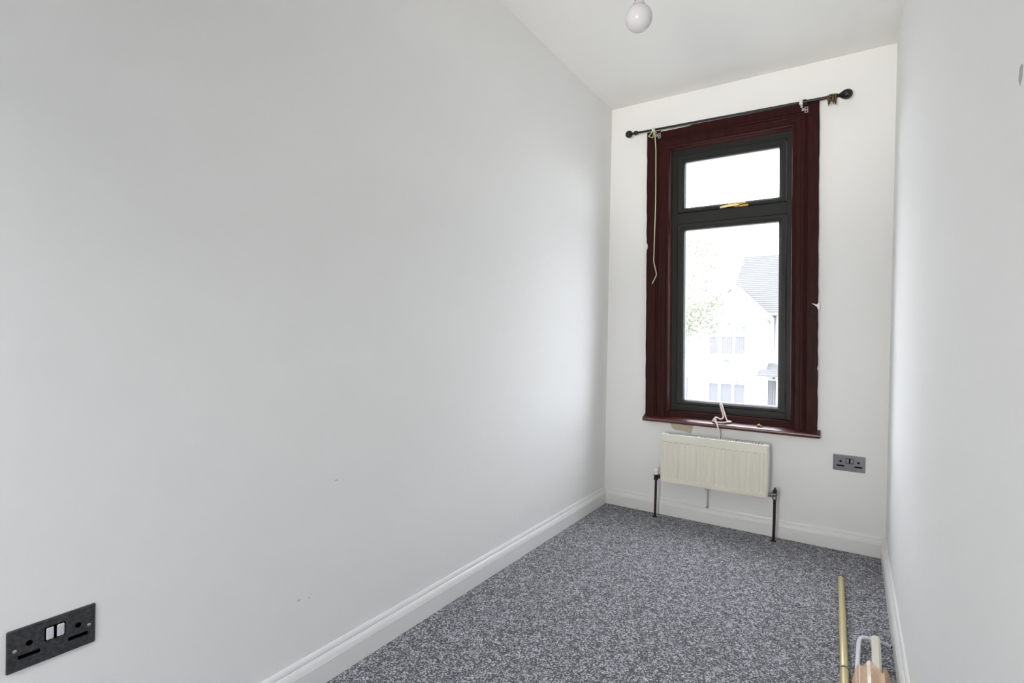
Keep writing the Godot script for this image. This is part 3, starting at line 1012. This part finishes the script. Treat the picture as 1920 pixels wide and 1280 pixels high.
# ---------------------------------------------------------------- curtain rod
func build_rod() -> void:
	var a := Vector3(0.150, 2.4425, 0.07)
	var b := Vector3(1.345, 2.4195, 0.07)
	var d := (b - a).normalized()
	var t := thing("curtain_rod", "thin black curtain rod with ball ends above the window", "curtain rod", Vector3.ZERO)
	var at := func(x: float) -> Vector3: return a + d * ((x - a.x) / d.x)
	var s := begin()
	tube(s, [at.call(0.19), at.call(1.16)], 0.0065, 12)
	tube(s, [at.call(1.14), at.call(1.16), at.call(1.305)], 0.0085, 12)
	tube(s, [at.call(1.142), at.call(1.158)], 0.0125, 12)
	obj("rod", s, M.rod, t)
	for e in 2:
		s = begin()
		var c: Vector3 = a if e == 0 else b
		var ax := d if e == 0 else -d   # from the ball towards the rod
		var side := Vector3(0, 0, 1)
		var bs := Basis(ax.cross(side).normalized(), ax, side)
		var pr := [Vector2(0, -0.0235)]
		for k in range(1, 10):
			var an := -PI / 2 + k * (PI * 0.86) / 9.0
			pr.append(Vector2(cos(an) * 0.0235, sin(an) * 0.0235))
		pr.append_array([Vector2(0.0075, 0.028), Vector2(0.0075, 0.033), Vector2(0.0125, 0.038), Vector2(0.0145, 0.044), Vector2(0.0135, 0.052), Vector2(0.009, 0.060), Vector2(0.0065, 0.062)])
		if e == 1:
			pr = [Vector2(0, -0.026), Vector2(0.010, -0.0245), Vector2(0.018, -0.019), Vector2(0.0235, -0.010), Vector2(0.0255, 0.0), Vector2(0.0245, 0.009), Vector2(0.0205, 0.018), Vector2(0.0150, 0.027), Vector2(0.0095, 0.035), Vector2(0.0085, 0.040), Vector2(0.0125, 0.045), Vector2(0.0140, 0.052), Vector2(0.0125, 0.060), Vector2(0.0085, 0.064)]
		lathe(s, pr, Transform3D(bs, c), 20)
		obj("finial", s, M.rod, t)
	for e in 2:
		var x := 0.311 if e == 0 else 1.133
		var c: Vector3 = at.call(x)
		s = begin()
		box(s, c + Vector3(-0.009, -0.014, -0.014), c + Vector3(0.009, 0.016, 0.012), 0.004)
		box(s, Vector3(c.x - 0.006, c.y - 0.012, 0.0), Vector3(c.x + 0.006, c.y + 0.004, c.z), 0.002)
		var br := obj("bracket", s, M.white_plastic, t)
		s = begin()
		var px := 0.336 if e == 0 else 1.156
		var py := 2.413 if e == 0 else 2.396
		box(s, Vector3(px - 0.009, py - 0.018, 0.0255), Vector3(px + 0.009, py + 0.016, 0.029), 0.001)
		box(s, Vector3(minf(c.x, px), py - 0.004, 0.0255), Vector3(maxf(c.x, px), py + 0.012, 0.028), 0.001)
		var pl := obj("screw_plate", s, M.steel, br)
		pl.set_meta("label", "small steel screw plate")
		s = begin()
		for yy in [-0.010, 0.006]:
			lathe(s, [Vector2(0, 0), Vector2(0.0045, 0), Vector2(0.004, 0.0008), Vector2(0, 0.001)], Transform3D(Basis(Vector3.RIGHT, PI / 2), Vector3(px, py + yy, 0.0288)), 10)
		obj("screw_hole", s, M.socket_black, br)  # dark discs for the two holes in the plate
	# a bunch of amber rings with metal clips pushed to the right end
	var ring0: Node3D = null
	for k in 7:
		var x := 1.258 + k * 0.0062
		var p: Vector3 = at.call(x)
		if ring0 == null:
			ring0 = thing("curtain_ring", "amber ring with metal clip bunched on the curtain rod end", "curtain ring", p, "", "curtain rings bunched on the rod")
			s = begin()
			var pts := []
			for q in 17:
				var an := TAU * q / 16.0
				pts.append(Vector3(0, cos(an) * 0.0165 - 0.006, sin(an) * 0.0165))
			tube(s, pts, 0.0032, 6, false)
			box(s, Vector3(-0.0026, -0.034, -0.006), Vector3(0.0026, -0.016, 0.006), 0.0012)
			obj("ring", s, M.amber, ring0)
			s = begin()
			box(s, Vector3(-0.0018, -0.044, -0.004), Vector3(0.0018, -0.031, 0.004), 0.0008)
			tube(s, [Vector3(0, -0.03, 0.006), Vector3(0, -0.038, 0.010), Vector3(0, -0.043, 0.008)], 0.0012, 6)
			obj("clip", s, M.nickel_dark, ring0)
			ring0.rotation = Vector3(0.2, 0, 0.1)
		else:
			var r: Node3D = ring0.duplicate()
			r.name = "curtain_ring"
			add_child(r, true)
			r.position = p
			r.rotation = Vector3(rng.randf_range(-0.5, 0.5), rng.randf_range(-0.25, 0.25), rng.randf_range(-0.2, 0.2))
	# cord knotted at the left bracket
	s = begin()
	tube(s, spline([Vector3(0.313, 2.447, 0.074), Vector3(0.316, 2.436, 0.083), Vector3(0.317, 2.41, 0.060), Vector3(0.318, 2.33, 0.036), Vector3(0.319, 2.259, 0.033), Vector3(0.3225, 2.0, 0.032), Vector3(0.320, 1.781, 0.032), Vector3(0.319, 1.66, 0.032), Vector3(0.319, 1.611, 0.032), Vector3(0.327, 1.575, 0.033), Vector3(0.333, 1.552, 0.034), Vector3(0.3375, 1.524, 0.034), Vector3(0.325, 1.495, 0.033), Vector3(0.311, 1.468, 0.032)], 5), 0.0031, 8)
	tube(s, spline([Vector3(0.316, 2.436, 0.083), Vector3(0.300, 2.420, 0.075), Vector3(0.276, 2.408, 0.058)], 4), 0.003, 6)
	tube(s, [Vector3(0.276, 2.408, 0.058), Vector3(0.304, 2.394, 0.058), Vector3(0.316, 2.43, 0.075)], 0.0026, 6)
	lathe(s, [Vector2(0, -0.010), Vector2(0.008, -0.006), Vector2(0.010, 0), Vector2(0.008, 0.007), Vector2(0, 0.010)], Transform3D(Basis.IDENTITY, Vector3(0.317, 2.430, 0.080)), 10)
	tag(obj("blind_cord", s, M.cord), "pale green cord hanging from the curtain rod over the casing", "cord")

# ---------------------------------------------------------------- hanging bulb
func build_pendant() -> void:
	var c := Vector3(0.766, 2.196, 1.612)
	var t := thing("pendant_light", "unlit white globe bulb hanging from the ceiling", "pendant light", Vector3(c.x, H, c.z))
	var dn := c.y - H
	var s := begin()
	lathe(s, [Vector2(0, -0.026), Vector2(0.02, -0.026), Vector2(0.045, -0.012), Vector2(0.046, 0), Vector2(0, 0)], Transform3D.IDENTITY, 24)
	obj("ceiling_rose", s, M.white_plastic, t)
	s = begin()
	tube(s, [Vector3(0, -0.02, 0), Vector3(0, dn + 0.11, 0)], 0.0034, 8)
	obj("flex", s, M.white_plastic, t)
	s = begin()
	lathe(s, [Vector2(0, 0.050), Vector2(0.0145, 0.050), Vector2(0.0155, 0.054), Vector2(0.0155, 0.090), Vector2(0.012, 0.112), Vector2(0.005, 0.118), Vector2(0, 0.118)], Transform3D(Basis.IDENTITY, Vector3(0, dn, 0)), 20)
	obj("lampholder", s, M.nickel_dark, t)
	s = begin()
	var R := 0.0445
	var pr := [Vector2(0, -R)]
	for k in range(1, 19):
		var an := -PI / 2 + k * (PI * 0.80) / 18.0
		pr.append(Vector2(cos(an) * R, sin(an) * R))
	pr.append_array([Vector2(0.020, 0.046), Vector2(0.0165, 0.052), Vector2(0.0155, 0.056), Vector2(0, 0.056)])
	lathe(s, pr, Transform3D(Basis.IDENTITY, Vector3(0, dn, 0)), 36)
	obj("bulb", s, M.bulb, t)

# ---------------------------------------------------------------- things on the carpet
func build_floor_things() -> void:
	var s := begin()
	# brass pole in two telescoped lengths
	var a := Vector3(1.3712, 0.0135, 0.445)
	var b := Vector3(1.3935, 0.0135, 1.2415)
	var d := (b - a).normalized()
	var t := thing("brass_pole", "long brass curtain pole lying on the carpet", "pole", Vector3(a.x, 0, a.z))
	var o := -Vector3(a.x, 0, a.z)
	tube(s, [a + o, a + d * 0.003 + o, b + o], [0.0115, 0.0125, 0.0125], 20)
	obj("tube", s, M.pole, t)
	s = begin()
	tube(s, [b - d * 0.002 + o, b + d * 0.004 + o, b + d * 0.010 + o], [0.0105, 0.0095, 0.0105], 16)
	obj("joint", s, M.nickel_dark, t)
	s = begin()
	var e := b + d * 0.19
	tube(s, [b + d * 0.010 + o, b + d * 0.013 + o, e + o], [0.0125, 0.0135, 0.0135], 20)
	obj("tube", s, M.pole, t)

	# bent white tube resting against the skirting
	s = begin()
	var wt := thing("bent_tube", "white metal tube bent at one corner, touching the skirting", "tube", Vector3(1.44, 0, 1.1))
	o = -Vector3(1.44, 0, 1.1)
	var path := [Vector3(1.424, 0.020, 1.45), Vector3(1.428, 0.022, 1.30), Vector3(1.434, 0.026, 1.09), Vector3(1.4365, 0.027, 1.045), Vector3(1.441, 0.027, 1.022), Vector3(1.452, 0.027, 1.008), Vector3(1.468, 0.027, 1.003), Vector3(1.490, 0.027, 1.004), Vector3(1.5325, 0.027, 1.022)]
	for i in path.size():
		path[i] += o
	tube(s, spline(path.slice(0, 8), 5), 0.0072, 14)
	obj("bent_length", s, M.tube, wt)
	s = begin()
	tube(s, [path[7] - Vector3(0.004, 0, 0), path[8]], 0.0071, 14)
	var ar := obj("straight_end", s, M.tube_grey, wt)
	s = begin()
	var dd: Vector3 = (path[8] - path[7]).normalized()
	tube(s, [path[8] - dd * 0.001, path[8] + dd * 0.0008], 0.0056, 12)
	obj("open_end", s, M.socket_black, ar)

	# cream bar lying over the tube
	s = begin()
	var ba := Vector3(1.4855, 0.048, 1.025)
	var bb := Vector3(1.4790, 0.030, 1.60)
	var f := (ba - bb).normalized()
	var rt := f.cross(Vector3.UP).normalized()
	var up := rt.cross(f)
	var bt := Transform3D(Basis(rt, up, -f), (ba + bb) / 2)
	var L := (ba - bb).length() / 2
	box(s, Vector3(-0.0135, -0.010, -L), Vector3(0.0135, 0.010, L), 0.007, bt)
	tag(obj("cream_bar", s, M.cream), "cream slim bar poking out of the brown paper wrapping", "bar")

	# brown paper wrapped round the bundle
	var pw := thing("paper_wrapping", "torn brown paper wrapped around the bundle on the carpet", "paper", Vector3(1.46, 0, 1.4))
	o = -Vector3(1.46, 0, 1.4)
	s = begin()
	var nu := 26
	var nv := 14
	var g := []
	for j in nv + 1:
		var row := []
		for i in nu + 1:
			var u := float(i) / nu
			# torn front edge: high point near the bar, lower to both sides
			var front := 1.228 + 0.088 * absf(u - 0.42) / 0.42 + 0.006 * sin(u * 31.0)
			if u > 0.42:
				front = 1.228 + 0.056 * minf((u - 0.42) / 0.32, 1.0) + 0.005 * sin(u * 37.0)
			if u > 0.74:
				front = 1.288 - 0.055 * minf((u - 0.74) / 0.06, 1.0) + 0.02 * maxf(u - 0.88, 0.0) / 0.12
			var zz := lerpf(front, 1.62, pow(float(j) / nv, 1.2))
			var x := lerpf(1.4145, 1.5265, u)
			var y := 0.008 + 0.050 * clampf(minf(0.3 + u / 0.12, (1.0 - u) / 0.24), 0.0, 1.0) + 0.003 * sin(u * 17.0 + zz * 5.0) + 0.003 * sin(zz * 41.0 + u * 9.0) + 0.004 * absf(sin(u * 9.0))
			row.append(Vector3(x, y, zz) + o)
		g.append(row)
	for j in nv:
		for i in nu:
			quad(s, g[j][i], g[j][i + 1], g[j + 1][i + 1], g[j + 1][i], Vector3.UP)
			var dn := Vector3(0, -0.0012, 0)
			quad(s, g[j][i] + dn, g[j][i + 1] + dn, g[j + 1][i + 1] + dn, g[j + 1][i] + dn, Vector3.DOWN)
	for i in nu:
		var dn := Vector3(0, -0.0012, 0)
		quad(s, g[0][i], g[0][i + 1], g[0][i + 1] + dn, g[0][i] + dn, Vector3.FORWARD)
	obj("sheet", s, M.paper, pw)
	# pale strips of tape along it
	for q in [[0.155, 0.19], [0.36, 0.44]]:
		s = begin()
		for j in nv:
			var pts := []
			for c in [[j, q[0]], [j, q[1]], [j + 1, q[1]], [j + 1, q[0]]]:
				var fi: float = c[1] * nu
				var i0 := int(fi)
				var p: Vector3 = g[c[0]][i0].lerp(g[c[0]][i0 + 1], fi - i0)
				pts.append(p + Vector3(0, 0.0012, 0))
			quad(s, pts[0], pts[1], pts[2], pts[3], Vector3.UP)
		obj("tape_strip", s, M.tape, pw)

# ---------------------------------------------------------------- things on the sill
func build_sill_things() -> void:
	var s := begin()
	var z := 0.030
	tube(s, spline([Vector3(0.7405, 0.500, 0.030), Vector3(0.741, 0.540, 0.036), Vector3(0.7405, 0.572, 0.050), Vector3(0.735, 0.597, 0.058), Vector3(0.726, 0.616, 0.050), Vector3(0.716, 0.626, 0.036), Vector3(0.717, 0.638, 0.028), Vector3(0.711, 0.640, 0.022), Vector3(0.700, 0.626, 0.020), Vector3(0.698, 0.628, 0.024), Vector3(0.712, 0.6245, 0.032), Vector3(0.745, 0.6235, 0.034), Vector3(0.776, 0.6275, 0.026), Vector3(0.795, 0.6295, 0.022), Vector3(0.799, 0.6320, 0.016), Vector3(0.788, 0.6330, 0.016), Vector3(0.778, 0.6360, 0.017), Vector3(0.770, 0.655, 0.017), Vector3(0.757, 0.692, 0.014), Vector3(0.746, 0.724, 0.011), Vector3(0.740, 0.730, 0.011), Vector3(0.737, 0.723, 0.013), Vector3(0.747, 0.692, 0.017), Vector3(0.757, 0.658, 0.020), Vector3(0.752, 0.646, 0.022), Vector3(0.742, 0.641, 0.023), Vector3(0.730, 0.646, 0.025), Vector3(0.718, 0.650, 0.026), Vector3(0.708, 0.644, 0.024), Vector3(0.699, 0.628, 0.028)], 5), 0.0044, 8)
	lathe(s, [Vector2(0, -0.009), Vector2(0.008, -0.005), Vector2(0.008, 0.002), Vector2(0.005, 0.008), Vector2(0, 0.009)], Transform3D(Basis(Vector3.BACK, 0.4), Vector3(0.714, 0.633, 0.032)), 10)
	tag(obj("flex_cable", s, M.flex), "pinkish white flex knotted on the sill and dropping behind the radiator", "cable")
	s = begin()
	box(s, Vector3(-0.010, 0.0, -0.006), Vector3(0.010, 0.013, 0.006), 0.005, Transform3D(Basis.from_euler(Vector3(0.1, 0.5, 0.15)), Vector3(0.952, 0.622, 0.022)))
	box(s, Vector3(-0.006, 0.0, -0.005), Vector3(0.007, 0.008, 0.005), 0.003, Transform3D(Basis.from_euler(Vector3(0.0, 0.2, -0.3)), Vector3(0.963, 0.621, 0.026)))
	tag(obj("plaster_crumb", s, M.wood_raw), "small buff crumb of plaster lying on the sill", "crumb")
